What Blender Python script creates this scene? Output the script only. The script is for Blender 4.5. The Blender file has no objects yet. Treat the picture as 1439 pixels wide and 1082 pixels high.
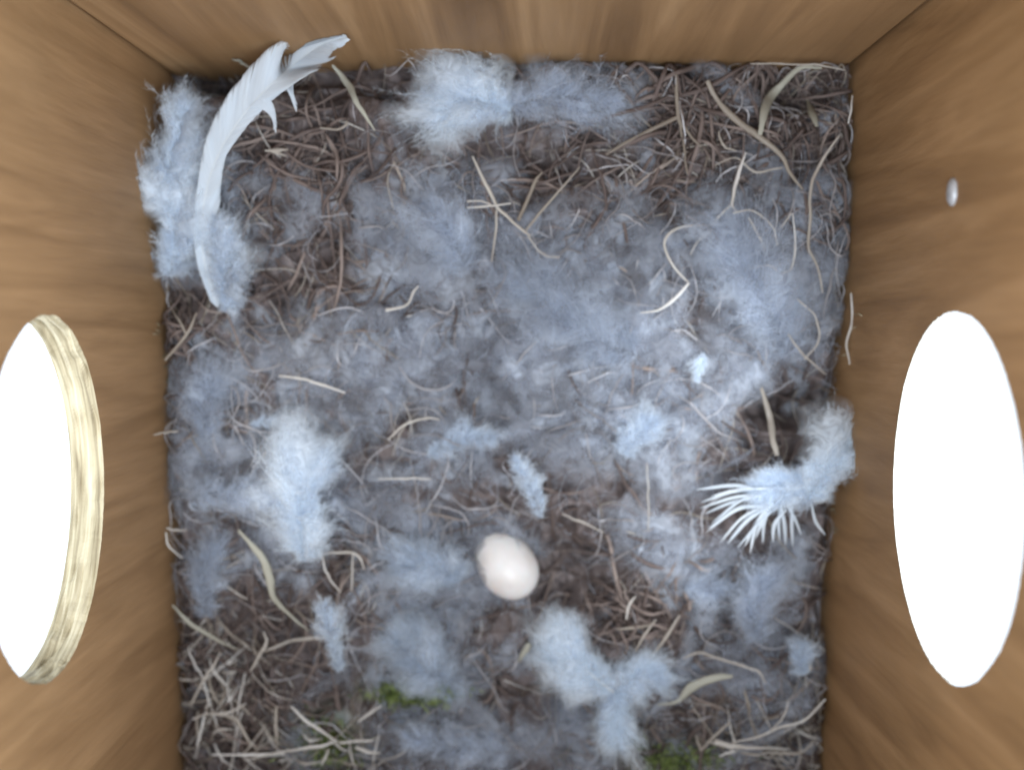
import bpy, math
import numpy as np
from mathutils import Matrix, Vector

# ------------------------------------------------------------------ camera, world, lights, exposure
SC = bpy.context.scene
COL = SC.collection
F = 1550.0                      # focal length in pixels of the 1439 px wide photo
H = 0.2575                      # camera height over the nest (m)
U = H / F
VP = (745.0, 455.0)
_z = np.array([-(VP[0]-719.5)/F, -(541-VP[1])/F, 1.0]); _z /= np.linalg.norm(_z)
_y = np.array([0.008, 1.0, 0.0]); _y -= _y.dot(_z)*_z; _y /= np.linalg.norm(_y)
_x = np.cross(_y, _z)
M = np.array([_x, _y, _z])      # camera -> world
cam = bpy.data.cameras.new('camera'); co = bpy.data.objects.new('camera', cam); COL.objects.link(co)
mw = Matrix([list(M[0])+[0], list(M[1])+[0], list(M[2])+[H], [0, 0, 0, 1]])
co.matrix_world = mw
cam.sensor_width = 36; cam.lens = 36*F/1439.0
cam.clip_start = 0.005; cam.clip_end = 50
cam.dof.use_dof = True; cam.dof.focus_distance = 0.2225; cam.dof.aperture_fstop = 7.8
SC.camera = co

W = bpy.data.worlds.new('World'); SC.world = W; W.use_nodes = True
bg = W.node_tree.nodes['Background']
bg.inputs[0].default_value = (0.75, 0.875, 1.0, 1); bg.inputs[1].default_value = 2.05

def area(name, loc, target, size, power, color):
    l = bpy.data.lights.new(name, 'AREA'); l.shape = 'DISK'; l.size = size; l.energy = power; l.color = color
    o = bpy.data.objects.new(name, l); COL.objects.link(o); o.location = loc
    o.rotation_euler = (Vector(target)-Vector(loc)).to_track_quat('-Z', 'Y').to_euler()
    return o
area('daylight_right', (0.193, -0.028, 0.276), (0.076, -0.03, 0.060), 0.08, 1.1, (0.88, 0.95, 1.0))
area('daylight_left', (-0.207, -0.028, 0.262), (-0.090, -0.03, 0.060), 0.08, 0.35, (1.0, 0.97, 0.90))
area('fill_above', (0.02, -0.17, 0.44), (0.0, -0.055, 0.0), 0.22, 1.4, (0.84, 0.92, 1.0))  # added fill lamp without a seen source, brightens the front of the nest
vs = SC.view_settings
vs.view_transform = 'Standard'; vs.look = 'None'; vs.exposure = 0; vs.gamma = 1; vs.use_curve_mapping = False
SC.cycles.use_denoising = True
SC.cycles.max_bounces = 12; SC.cycles.diffuse_bounces = 8; SC.cycles.transparent_max_bounces = 28
SC.cycles.filter_width = 1.9

# ------------------------------------------------------------------ numeric helpers
rng = np.random.default_rng(11)

def _hash(ix, iy, seed):
    n = (ix.astype(np.int64)*374761393 + iy.astype(np.int64)*668265263 + seed*1442695041) & 0xffffffff
    n = ((n ^ (n >> 13))*1274126177) & 0xffffffff
    n = ((n ^ (n >> 16))*2246822519) & 0xffffffff
    return ((n ^ (n >> 15)) & 0xffffff)/float(0xffffff)

def vnoise(x, y, seed=0):
    ix = np.floor(x); iy = np.floor(y); fx = x-ix; fy = y-iy
    fx = fx*fx*fx*(fx*(fx*6-15)+10); fy = fy*fy*fy*(fy*(fy*6-15)+10)
    a = _hash(ix, iy, seed); b = _hash(ix+1, iy, seed); c = _hash(ix, iy+1, seed); d = _hash(ix+1, iy+1, seed)
    return (a*(1-fx)+b*fx)*(1-fy)+(c*(1-fx)+d*fx)*fy

def fbm(x, y, seed=0, o=4):
    s = 0; a = 0.5; t = 0
    for i in range(o):
        s = s+a*vnoise(x*2**i, y*2**i, seed+i*7); t += a; a *= 0.5
    return s/t

def ridged(x, y, seed=0, o=3):
    s = 0; a = 0.5; t = 0
    for i in range(o):
        s = s+a*(1-np.abs(2*vnoise(x*2**i, y*2**i, seed+i*13)-1)); t += a; a *= 0.5
    return s/t

def project(x, y, z):
    d = np.stack([np.asarray(x, float), np.asarray(y, float), np.asarray(z, float)-H], -1)
    c = d @ M.T @ np.eye(3) if False else d @ M          # world -> camera
    return 719.5+F*c[..., 0]/-c[..., 2], 541-F*c[..., 1]/-c[..., 2]

# pits and mounds of the nest surface: photo place, spread, height
BUMPS = [(262, 98, 80, 26, -.022), (420, 100, 80, 22, -.009), (1125, 125, 80, 32, -.011), (560, 118, 70, 22, -.010), (1120, 575, 45, 38, -.010),
         (505, 608, 34, 15, -.0035), (590, 655, 55, 10, -.003), (250, 425, 38, 18, -.005), (802, 805, 40, 55, -.008),
         (480, 790, 34, 28, -.0035), (800, 980, 60, 26, -.0035), (330, 900, 80, 60, -.003), (420, 430, 40, 25, -.003),
         (430, 350, 60, 40, -.0025), (670, 545, 40, 26, -.0025), (1150, 860, 30, 30, -.003), (660, 980, 40, 30, -.003),
         (1120, 1030, 40, 20, -.004), (260, 1000, 30, 60, -.004),
         (640, 300, 70, 70, .003), (800, 460, 130, 80, .003), (1070, 400, 80, 90, .004), (440, 690, 70, 60, .004),
         (290, 590, 50, 50, .003), (290, 820, 45, 45, .0035), (610, 800, 60, 40, .0025), (1040, 960, 70, 45, .003),
         (330, 690, 50, 30, .002), (900, 760, 70, 30, .002)]

def base_h(x, y):
    x = np.asarray(x, float); y = np.asarray(y, float)
    z = np.where(y > 0, y*0.0075/0.059, y*0.0085/0.11)
    px, py = project(x, y, z)
    for (cx, cy, rx, ry, a) in BUMPS:
        z = z+a*np.exp(-((px-cx)/rx)**2-((py-cy)/ry)**2)
    z = z-0.007*np.exp(-((px-752)/62)**2-((py-805)/62)**2)      # hollow where the egg lies
    z = z+0.004*(fbm(x*55, y*55, 3, 3)-0.5)
    return z

def at(px, py, lift=0.0):
    """points of the nest surface seen at photo pixels px,py (plus a lift in metres)"""
    px = np.asarray(px, float); py = np.asarray(py, float); lift = np.asarray(lift, float)
    d = np.stack([(px-719.5)/F, (541-py)/F, -np.ones_like(px)], -1) @ M.T
    z = np.zeros_like(px)
    for _ in range(9):
        t = (z-H)/d[..., 2]
        z = base_h(d[..., 0]*t, d[..., 1]*t)+lift
    t = (z-H)/d[..., 2]
    return np.stack([d[..., 0]*t, d[..., 1]*t, z], -1)

def blob(px, py, lst):
    s = np.zeros_like(px)
    for (cx, cy, rx, ry, a) in lst:
        s = np.maximum(s, a*np.exp(-(((px-cx)/rx)**2+((py-cy)/ry)**2)))
    return s
WOOL = [(800, 450, 190, 120, 1.0), (1080, 400, 100, 120, 1.0), (620, 320, 80, 85, .8), (570, 480, 190, 70, .65),
        (380, 560, 190, 75, .6), (300, 670, 90, 70, .65), (450, 720, 130, 90, .7), (610, 790, 120, 75, .8),
        (285, 820, 55, 60, .7), (600, 930, 95, 65, .8), (640, 1045, 160, 45, .8), (900, 770, 130, 50, .45),
        (1050, 950, 110, 70, .55), (880, 580, 190, 80, .7), (660, 620, 120, 50, .6), (400, 300, 110, 50, .3),
        (260, 250, 80, 120, .5), (1040, 840, 130, 50, .5), (740, 130, 120, 40, .4)]
NOWOOL = [(800, 805, 40, 58, .9), (1122, 575, 48, 45, 1.0), (505, 608, 38, 18, .9), (262, 98, 90, 34, 1.2), (1130, 135, 100, 60, 1), (480, 795, 34, 28, .8),
          (540, 118, 70, 30, 1), (450, 180, 110, 50, .8), (430, 390, 70, 50, .5), (250, 430, 40, 24, 1), (670, 545, 42, 28, .6), (590, 655, 50, 10, .8),
          (330, 940, 90, 90, .6), (890, 880, 70, 40, .6), (740, 210, 110, 40, .6), (1160, 860, 26, 50, .8), (690, 980, 40, 30, .7)]
GREEN = [(582, 974, 50, 15, 2.4), (455, 1045, 46, 34, .8), (955, 1068, 55, 22, .8), (880, 1040, 20, 12, .5)]

# interior of the box
XL, XR, YB, YF = -523*U, 440*U, 0.0592, -0.121
ZT, ZB, TH = 0.175, -0.035, 0.0068

# ------------------------------------------------------------------ mesh helpers
def link(name, me, mat, parent=None):
    o = bpy.data.objects.new(name, me); COL.objects.link(o)
    if mat is not None and len(me.materials) == 0: me.materials.append(mat)
    if parent is not None: o.parent = parent
    return o

def mesh(name, V, Q, smooth=True, tint=None, uv=None):
    V = np.asarray(V, np.float32).reshape(-1, 3); Q = np.asarray(Q, np.int32); k = Q.shape[1]
    me = bpy.data.meshes.new(name)
    me.vertices.add(len(V)); me.vertices.foreach_set('co', V.ravel())
    me.loops.add(Q.size); me.loops.foreach_set('vertex_index', Q.ravel())
    me.polygons.add(len(Q)); me.polygons.foreach_set('loop_start', np.arange(0, Q.size, k, dtype=np.int32))
    me.polygons.foreach_set('use_smooth', np.full(len(Q), smooth))
    if tint is not None:
        a = me.attributes.new('tint', 'FLOAT', 'POINT'); a.data.foreach_set('value', np.asarray(tint, np.float32).ravel())
    me.update(calc_edges=True); me.validate()
    return me

def frames(P):
    T = np.gradient(P, axis=1); T /= np.linalg.norm(T, axis=2, keepdims=True)+1e-12
    up = np.zeros_like(T); up[..., 2] = 1
    side = np.cross(T, up); n = np.linalg.norm(side, axis=2, keepdims=True)
    alt = np.zeros_like(T); alt[..., 0] = 1
    side = np.where(n < 0.05, np.cross(T, alt), side); side /= np.linalg.norm(side, axis=2, keepdims=True)+1e-12
    nrm = np.cross(side, T)
    return T, side, nrm

def tubes(P, R, sides=3, flat=1.0, twist=None):
    """P (N,S,3) centre lines, R (N,S) radii -> verts, quads; twist (N,S) turns flat ones about their length"""
    N, S, _ = P.shape
    T, side, nrm = frames(P)
    if twist is not None:
        c = np.cos(twist)[..., None]; s = np.sin(twist)[..., None]
        side, nrm = side*c+nrm*s, nrm*c-side*s
    a = np.arange(sides)*2*np.pi/sides
    V = (P[:, :, None, :]+R[:, :, None, None]*(np.cos(a)[None, None, :, None]*side[:, :, None, :]
         + flat*np.sin(a)[None, None, :, None]*nrm[:, :, None, :]))
    idx = np.arange(N*S*sides).reshape(N, S, sides)
    A = idx[:, :-1, :]; B = idx[:, 1:, :]
    A2 = np.roll(A, -1, axis=2); B2 = np.roll(B, -1, axis=2)
    Q = np.stack([A, A2, B2, B], -1).reshape(-1, 4)
    return V.reshape(-1, 3), Q

def ribbons(P, Wd, ang):
    """flat strips; ang (N,) roll of each about its own length"""
    N, S, _ = P.shape
    T, side, nrm = frames(P)
    c = np.cos(ang)[:, None, None]; s = np.sin(ang)[:, None, None]
    d = side*c+nrm*s
    V = np.stack([P-d*Wd[..., None], P+d*Wd[..., None]], 2)
    idx = np.arange(N*S*2).reshape(N, S, 2)
    Q = np.stack([idx[:, :-1, 0], idx[:, :-1, 1], idx[:, 1:, 1], idx[:, 1:, 0]], -1).reshape(-1, 4)
    return V.reshape(-1, 3), Q

class Acc:
    def __init__(s): s.V = []; s.Q = []; s.T = []; s.n = 0
    def add(s, VQ, tint=0.5):
        V, Q = VQ
        s.V.append(V); s.Q.append(Q+s.n); s.n += len(V)
        s.T.append(np.broadcast_to(np.asarray(tint, float), (len(V),)) if np.ndim(tint) == 0 or len(tint) == len(V)
                   else np.repeat(tint, len(V)//len(tint)))
    def mesh(s, name, smooth=True): return mesh(name, np.concatenate(s.V), np.concatenate(s.Q), smooth, np.concatenate(s.T))

def catmull(pts, n):
    p = np.asarray(pts, float)
    if len(p) == 2:
        t = np.linspace(0, 1, n)[:, None]; return p[0]*(1-t)+p[1]*t
    p = np.concatenate([[2*p[0]-p[1]], p, [2*p[-1]-p[-2]]])
    t = np.linspace(0, len(p)-3-1e-6, n); i = t.astype(int); f = (t-i)[:, None]
    a, b, c, d = p[i], p[i+1], p[i+2], p[i+3]
    return 0.5*((2*b)+(-a+c)*f+(2*a-5*b+4*c-d)*f*f+(-a+3*b-3*c+d)*f**3)

def tag(o, label=None, cat=None, group=None, kind=None):
    if label: o['label'] = label
    if cat: o['category'] = cat
    if group: o['group'] = group
    if kind: o['kind'] = kind
    return o

def empty(name, loc=(0, 0, 0)):
    o = bpy.data.objects.new(name, None); COL.objects.link(o); o.location = loc; o.empty_display_size = 0.01
    return o

def child(name, me, mat, parent):
    """mesh data is in world space; move it so the parent's origin is the pivot"""
    me.transform(Matrix.Translation(-Vector(parent.location)))
    return link(name, me, mat, parent)

# ------------------------------------------------------------------ materials
def newmat(name):
    m = bpy.data.materials.new(name); m.use_nodes = True
    nt = m.node_tree; b = nt.nodes['Principled BSDF']
    return m, nt, b

def N(nt, typ, **kw):
    n = nt.nodes.new(typ)
    for k, v in kw.items():
        if k.startswith('i_'): n.inputs[k[2:].replace('_', ' ')].default_value = v
        else: setattr(n, k, v)
    return n

def ramp(nt, fac, stops):
    r = nt.nodes.new('ShaderNodeValToRGB'); e = r.color_ramp.elements
    while len(e) < len(stops): e.new(0.5)
    for el, (p, c) in zip(e, stops): el.position = p; el.color = tuple(c)+(1,)
    nt.links.new(fac, r.inputs[0]); return r.outputs[0]

def fibre_mat(name, stops, rough=0.7, trans=0.0, sheen=0.0, noise=(90, .5)):
    m, nt, b = newmat(name)
    a = N(nt, 'ShaderNodeAttribute', attribute_name='tint')
    tc = N(nt, 'ShaderNodeTexCoord'); nz = N(nt, 'ShaderNodeTexNoise'); nz.inputs['Scale'].default_value = noise[0]
    nz.inputs['Detail'].default_value = 4
    nt.links.new(tc.outputs['Object'], nz.inputs['Vector'])
    mm = N(nt, 'ShaderNodeMath', operation='MULTIPLY_ADD'); nt.links.new(nz.outputs['Fac'], mm.inputs[0])
    mm.inputs[1].default_value = noise[1]; sb = N(nt, 'ShaderNodeMath', operation='SUBTRACT')
    nt.links.new(a.outputs['Fac'], sb.inputs[0]); sb.inputs[1].default_value = noise[1]/2
    nt.links.new(sb.outputs[0], mm.inputs[2])
    c = ramp(nt, mm.outputs[0], stops)
    nt.links.new(c, b.inputs['Base Color']); b.inputs['Roughness'].default_value = rough
    b.inputs['Specular IOR Level'].default_value = 0.35
    if trans:
        t = N(nt, 'ShaderNodeBsdfTranslucent'); nt.links.new(c, t.inputs[0])
        mx = N(nt, 'ShaderNodeMixShader'); mx.inputs[0].default_value = trans
        nt.links.new(b.outputs[0], mx.inputs[1]); nt.links.new(t.outputs[0], mx.inputs[2])
        nt.links.new(mx.outputs[0], nt.nodes['Material Output'].inputs[0])
    return m

M_ROOT = fibre_mat('root_fibre', [(0, (.05, .033, .028)), (.45, (.145, .108, .096)), (.8, (.31, .245, .215)), (1, (.52, .44, .37))], .75)
M_WOOL = fibre_mat('wool_fibre', [(0, (.16, .15, .17)), (.5, (.48, .51, .58)), (1, (.76, .82, .92))], .8, .45)
M_STRAW = fibre_mat('straw', [(0, (.13, .10, .08)), (.4, (.31, .26, .21)), (.75, (.56, .51, .45)), (1, (.84, .82, .79))], .5, .15)
M_BLADE = fibre_mat('dry_leaf', [(0, (.20, .18, .13)), (.5, (.40, .38, .31)), (1, (.62, .61, .52))], .6, .2)
M_MOSS = fibre_mat('moss', [(0, (.06, .09, .03)), (.5, (.22, .28, .07)), (1, (.36, .42, .17))], .8, .2)
M_DOWN = fibre_mat('down', [(0, (.51, .56, .63)), (.5, (.73, .80, .89)), (1, (.88, .94, .99))], .65, .55, noise=(50, .2))
M_GREY = fibre_mat('grey_down', [(0, (.33, .35, .40)), (.5, (.52, .57, .66)), (1, (.78, .84, .93))], .7, .55, noise=(50, .2))
M_VANE = fibre_mat('vane', [(0, (.62, .66, .72)), (.5, (.80, .85, .90)), (1, (.92, .95, .97))], .6, .5, noise=(50, .15))
M_SHAFT = fibre_mat('shaft', [(0, (.6, .62, .62)), (.5, (.82, .85, .86)), (1, (.92, .94, .95))], .25, .1)

def bed_mat():
    m, nt, b = newmat('nest_felt')
    a = N(nt, 'ShaderNodeAttribute', attribute_name='tint')
    g = N(nt, 'ShaderNodeAttribute', attribute_name='moss')
    tc = N(nt, 'ShaderNodeTexCoord')
    n1 = N(nt, 'ShaderNodeTexNoise'); n1.inputs['Scale'].default_value = 170; n1.inputs['Detail'].default_value = 3; n1.inputs['Distortion'].default_value = 1.5
    n2 = N(nt, 'ShaderNodeTexNoise'); n2.inputs['Scale'].default_value = 70; n2.inputs['Detail'].default_value = 3
    for n in (n1, n2): nt.links.new(tc.outputs['Object'], n.inputs['Vector'])
    br = ramp(nt, n1.outputs['Fac'], [(.3, (.065, .050, .048)), (.5, (.145, .115, .11)), (.72, (.26, .215, .205))])
    wl = ramp(nt, n1.outputs['Fac'], [(.3, (.32, .34, .39)), (.5, (.48, .52, .59)), (.72, (.66, .72, .80))])
    gr = ramp(nt, n1.outputs['Fac'], [(.3, (.08, .11, .04)), (.7, (.26, .34, .11))])
    mx = N(nt, 'ShaderNodeMix', data_type='RGBA'); nt.links.new(a.outputs['Fac'], mx.inputs[0])
    nt.links.new(br, mx.inputs[6]); nt.links.new(wl, mx.inputs[7])
    m2 = N(nt, 'ShaderNodeMix', data_type='RGBA'); nt.links.new(g.outputs['Fac'], m2.inputs[0])
    nt.links.new(mx.outputs[2], m2.inputs[6]); nt.links.new(gr, m2.inputs[7])
    nt.links.new(m2.outputs[2], b.inputs['Base Color']); b.inputs['Roughness'].default_value = .9
    bp = N(nt, 'ShaderNodeBump'); bp.inputs['Strength'].default_value = .5; bp.inputs['Distance'].default_value = .0006
    nt.links.new(n1.outputs['Fac'], bp.inputs['Height']); nt.links.new(bp.outputs[0], b.inputs['Normal'])
    return m

def wood_mat(name, axis_scale, c0, c1, c2, seed=0.0):
    m, nt, b = newmat(name)
    tc = N(nt, 'ShaderNodeTexCoord'); mp = N(nt, 'ShaderNodeMapping'); mp.inputs['Scale'].default_value = axis_scale
    mp.inputs['Location'].default_value = (seed, seed*.7, seed*.3)
    nt.links.new(tc.outputs['Object'], mp.inputs['Vector'])
    # slow warp makes the figure of the ply wander
    w = N(nt, 'ShaderNodeTexNoise'); w.inputs['Scale'].default_value = 1.1; w.inputs['Detail'].default_value = 2
    n1 = N(nt, 'ShaderNodeTexNoise'); n1.inputs['Scale'].default_value = 2.2; n1.inputs['Detail'].default_value = 6; n1.inputs['Roughness'].default_value = .55; n1.inputs['Distortion'].default_value = 1.1
    n2 = N(nt, 'ShaderNodeTexNoise'); n2.inputs['Scale'].default_value = 12; n2.inputs['Detail'].default_value = 4
    for n in (w, n1, n2): nt.links.new(mp.outputs[0], n.inputs['Vector'])
    c = ramp(nt, n1.outputs['Fac'], [(.30, c0), (.5, c1), (.70, c2)])
    mx = N(nt, 'ShaderNodeMix', data_type='RGBA', blend_type='MULTIPLY'); mx.inputs[0].default_value = .55
    g = ramp(nt, n2.outputs['Fac'], [(.3, (.84, .82, .79)), (.65, (1.04, 1.03, 1.0))])
    nt.links.new(c, mx.inputs[6]); nt.links.new(g, mx.inputs[7])
    sp = N(nt, 'ShaderNodeTexNoise'); sp.inputs['Scale'].default_value = 18; sp.inputs['Detail'].default_value = 3   # blotches, unstretched
    nt.links.new(tc.outputs['Object'], sp.inputs['Vector'])
    g2 = ramp(nt, sp.outputs['Fac'], [(.3, (.84, .84, .82)), (.7, (1.08, 1.05, 1.02))])
    m3 = N(nt, 'ShaderNodeMix', data_type='RGBA', blend_type='MULTIPLY'); m3.inputs[0].default_value = .8
    nt.links.new(mx.outputs[2], m3.inputs[6]); nt.links.new(g2, m3.inputs[7])
    nt.links.new(m3.outputs[2], b.inputs['Base Color']); b.inputs['Roughness'].default_value = .62
    b.inputs['Specular IOR Level'].default_value = .3
    bp = N(nt, 'ShaderNodeBump'); bp.inputs['Strength'].default_value = .35; bp.inputs['Distance'].default_value = .0005
    nt.links.new(n2.outputs['Fac'], bp.inputs['Height']); nt.links.new(bp.outputs[0], b.inputs['Normal'])
    return m
WC = [(.26, .150, .070), (.345, .205, .097), (.425, .262, .133)]
M_WOODX = wood_mat('plywood_back', (34, 34, 2.0), (.22, .128, .062), (.345, .207, .102), (.48, .305, .165))
M_WOODL = wood_mat('plywood_left', (60, 60, 5), (.28, .165, .08), (.345, .208, .104), (.41, .252, .13), 3.1)
M_WOODR = wood_mat('plywood_right', (60, 50, 6), *WC, 7.7)
M_RAWGLARE = wood_mat('glare_whitened_wood', (420, 14, 14), (.62, .60, .54), (.80, .79, .74), (.90, .90, .87))  # cut wood of the right hole, whitened: daylight glare put into its colour
M_RAW = wood_mat('raw_cut_wood', (420, 14, 14), (.24, .20, .13), (.44, .38, .26), (.62, .56, .42))

def simple(name, col, rough=.5, metal=0.0):
    m, nt, b = newmat(name)
    tc = N(nt, 'ShaderNodeTexCoord'); n = N(nt, 'ShaderNodeTexNoise'); n.inputs['Scale'].default_value = 900
    nt.links.new(tc.outputs['Object'], n.inputs['Vector'])
    c = ramp(nt, n.outputs['Fac'], [(.3, tuple(x*.7 for x in col)), (.7, tuple(min(1, x*1.15) for x in col))])
    nt.links.new(c, b.inputs['Base Color']); b.inputs['Roughness'].default_value = rough; b.inputs['Metallic'].default_value = metal
    return m

# ------------------------------------------------------------------ nest box
box = tag(empty('nest_box', (0, 0, ZB-.009)), 'open plywood nest box with a big round hole cut in each side board', 'nest box')

def wall_with_hole(xin, sgn, zc, yc, rz, ry, seed):
    """side board in the plane x=xin, its thickness going outwards (sgn), with a rough round hole"""
    n = 240; a = np.arange(n)*2*np.pi/n
    y0, y1 = YF-TH, YB+TH
    z0, z1 = ZB, ZT
    r = np.random.default_rng(seed)
    ca, sa = np.cos(a), np.sin(a)
    def jag(k):
        j = sum(r.normal(0, 1)*m_**-.8*np.sin(m_*a+r.uniform(0, 6.28)) for m_ in range(3, 30))
        return 1+k*j+r.normal(0, k*.3, n)
    # rectangle point hit by each ray from the hole centre
    ty = np.where(ca > 0, (y1-yc)/np.maximum(ca, 1e-9), (y0-yc)/np.minimum(ca, -1e-9))
    tz = np.where(sa > 0, (z1-zc)/np.maximum(sa, 1e-9), (z0-zc)/np.minimum(sa, -1e-9))
    t = np.minimum(ty, tz); Y = yc+ca*t; Z = zc+sa*t
    for cy in (y0, y1):                       # snap the nearest ray to each corner
        for cz in (z0, z1):
            k = np.argmin((Y-cy)**2+(Z-cz)**2); Y[k] = cy; Z[k] = cz
    rings = []
    jin, jout = jag(.0055), jag(.0035)*(1.30 if sgn > 0 else 1.0)  # right hole flared outwards so white sky stands in for its overlit rim
    def ring(x, y, z): rings.append(np.stack([np.full(n, x) if np.ndim(x) == 0 else x, y, z], -1))
    ring(xin+sgn*TH, Y, Z); ring(xin, Y, Z)
    for f in (.55, .2, .04): 
        hy = yc+ry*ca*jin; hz = zc+rz*sa*jin
        ring(xin, hy*(1-f)+Y*f, hz*(1-f)+Z*f)
    ks = 9
    start = len(rings)-1
    for i in range(ks+1):
        f = i/ks; j = jin*(1-f)+jout*f + (r.normal(0, .006, 1) + np.interp(a, np.linspace(0, 2*np.pi, 60), np.append(0, r.normal(0, .011, 59))) if 0 < i < ks else 0)
        ring(xin+sgn*TH*f, yc+ry*ca*j, zc+rz*sa*j)
    endr = len(rings)-1
    for f in (.1, 1): 
        ring(xin+sgn*TH, rings[endr][:, 1]*(1-f)+Y*f, rings[endr][:, 2]*(1-f)+Z*f)
    V = np.concatenate(rings); Q = []; mi = []
    for k in range(len(rings)-1):
        i = np.arange(n); j = (i+1) % n
        Q.append(np.stack([k*n+i, k*n+j, (k+1)*n+j, (k+1)*n+i], -1)); mi += [1 if start < k < endr else 0]*n
    Q = np.concatenate(Q)
    if sgn < 0: Q = Q[:, ::-1]
    me = mesh('side_board', V, Q, smooth=False)
    return me, mi

HZ = H*(1-.745)
for (xin, sgn, mat, pyc, seed, zr, rz) in ((XL, -1, M_WOODL, 702, 5, .767, .0252), (XR, 1, M_WOODR, 697, 9, .745, .0292)):
    # centre of the hole: the board point seen at that photo row, 0.745 of the camera height below the lens
    zc = H*(1-zr)
    ys = np.linspace(-.08, .02, 400); _, pyv = project(np.full(400, xin), ys, np.full(400, zc))
    yc = ys[np.argmin(abs(pyv-pyc))]
    yt = ys[np.argmin(abs(pyv-(pyc-256)))]; yb = ys[np.argmin(abs(pyv-(pyc+256)))]
    me, mi = wall_with_hole(xin, sgn, zc, yc, rz, (yt-yb)/2, seed)
    me.materials.append(mat); me.materials.append(M_RAWGLARE if sgn > 0 else M_RAW)
    me.polygons.foreach_set('material_index', np.array(mi, np.int32)); me.update()
    b = child('side_board', me, None, box)
    # torn slivers left by the saw round the rim
    r = np.random.default_rng(seed+50)
    for k in range(18):
        an = r.uniform(-2.2, -.2)
        rr = r.uniform(1.0, 1.05 if k % 4 else 1.12)
        c0 = np.array([xin-sgn*.0003, yc+(yt-yb)/2*math.cos(an)*rr, zc+rz*math.sin(an)*rr])
        d = np.array([-sgn*r.uniform(.0, .0006), r.normal(0, .0003), r.choice([-1, 1])*r.uniform(.0006, .0022)])
        P = np.stack([c0-d, c0, c0+d])[None]
        V, Q = tubes(P, np.array([[.00008, .0002, .00005]]), 4)
        child('torn_splinter', mesh('torn_splinter', V, Q, True, np.full(len(V), .6)), M_RAW, b)

def board(name, x0, x1, y0, y1, z0, z1, mat, bev=.0007):
    import bmesh
    bm = bmesh.new(); bmesh.ops.create_cube(bm, size=1)
    for v in bm.verts:
        v.co = Vector(((x0+x1)/2+v.co.x*(x1-x0), (y0+y1)/2+v.co.y*(y1-y0), (z0+z1)/2+v.co.z*(z1-z0)))
    bmesh.ops.bevel(bm, geom=bm.edges[:], offset=bev, segments=2, affect='EDGES')
    me = bpy.data.meshes.new(name); bm.to_mesh(me); bm.free()
    return child(name, me, mat, box)
board('back_board', XL+.0001, XR-.0004, YB, YB+TH, ZB, ZT, M_WOODX, .0011)
board('front_board', XL+.0001, XR-.0001, YF-TH, YF, ZB, ZT, M_WOODX)
board('floor_board', XL-TH, XR+TH, YF-TH, YB+TH, ZB-.009, ZB-.0003, M_WOODX)

# small steel nail in the right-hand board
def on_right_wall(px, py):
    d = M @ np.array([(px-719.5)/F, (541-py)/F, -1.0]); t = XR/d[0]; return d*t+np.array([0, 0, H])
nail = on_right_wall(1340, 270)
a = np.linspace(0, 2*np.pi, 21)[:-1]
rs = [(0.0, .0016), (-.0004, .0016), (-.0008, .0012), (-.00095, .0006), (-.001, .00002)]
V = np.concatenate([np.stack([np.full(20, nail[0]+dx), nail[1]+1.5*r_*np.cos(a), nail[2]+1.0*r_*np.sin(a)], -1) for dx, r_ in rs])
i = np.arange(20); j = (i+1) % 20
Q = np.concatenate([np.stack([k*20+i, k*20+j, (k+1)*20+j, (k+1)*20+i], -1) for k in range(4)])
child('nail_head', mesh('nail_head', V, Q), simple('nail_steel', (.5, .51, .54), .5, .35), box)

# ------------------------------------------------------------------ nest bed
nx, ny = 620, 700
def woolf(p, q): return np.clip(blob(p, q, WOOL)-blob(p, q, NOWOOL), 0, 1)
gx, gy = np.meshgrid(np.linspace(XL+.00015, XR-.00015, nx), np.linspace(YF+.0002, YB-.00015, ny))
z = base_h(gx, gy)
pxg, pyg = project(gx, gy, z)
wool = woolf(pxg, pyg)
wx = gx+.006*(fbm(gx*90, gy*90, 21, 3)-.5); wy = gy+.006*(fbm(gx*90, gy*90, 33, 3)-.5)
rd = ridged(wx*105, wy*105, 5, 2); rd2 = ridged(wx*380, wy*380, 15, 2)
z = z-.0026+(.0100-.0050*wool)*(rd-.62)+.0008*(rd2-.5)
edge = np.minimum(np.minimum(gx-XL, XR-gx), YB-gy)
z = z-.0060*np.exp(-(edge/.0024)**2)*(.5+rd)
patch = fbm(wx*130, wy*130, 44, 4)
wm = np.clip((wool*1.0+(patch-.5)*2.2-.42)*1.8, 0, 1)*np.clip(.35+1.3*(rd-.4)+.5*wool, 0, 1)
idx = np.arange(nx*ny).reshape(ny, nx)
Q = np.stack([idx[:-1, :-1], idx[:-1, 1:], idx[1:, 1:], idx[1:, :-1]], -1).reshape(-1, 4)
me = mesh('nest_bed', np.stack([gx, gy, z], -1), Q, True, wm)
at_ = me.attributes.new('moss', 'FLOAT', 'POINT')
at_.data.foreach_set('value', np.clip(blob(pxg, pyg, GREEN)*1.3*(patch+.35), 0, 1).ravel().astype(np.float32))
tag(link('nest_bed', me, bed_mat()), 'matted brown and grey felt of moss and wool filling the box', 'nest lining', kind='stuff')
ZG = z

def bed_z(x, y):
    fx = np.clip((x-gx[0, 0])/(gx[0, -1]-gx[0, 0])*(nx-1), 0, nx-1.001); fy = np.clip((y-gy[0, 0])/(gy[-1, 0]-gy[0, 0])*(ny-1), 0, ny-1.001)
    return ZG[np.round(fy).astype(int), np.round(fx).astype(int)]

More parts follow.
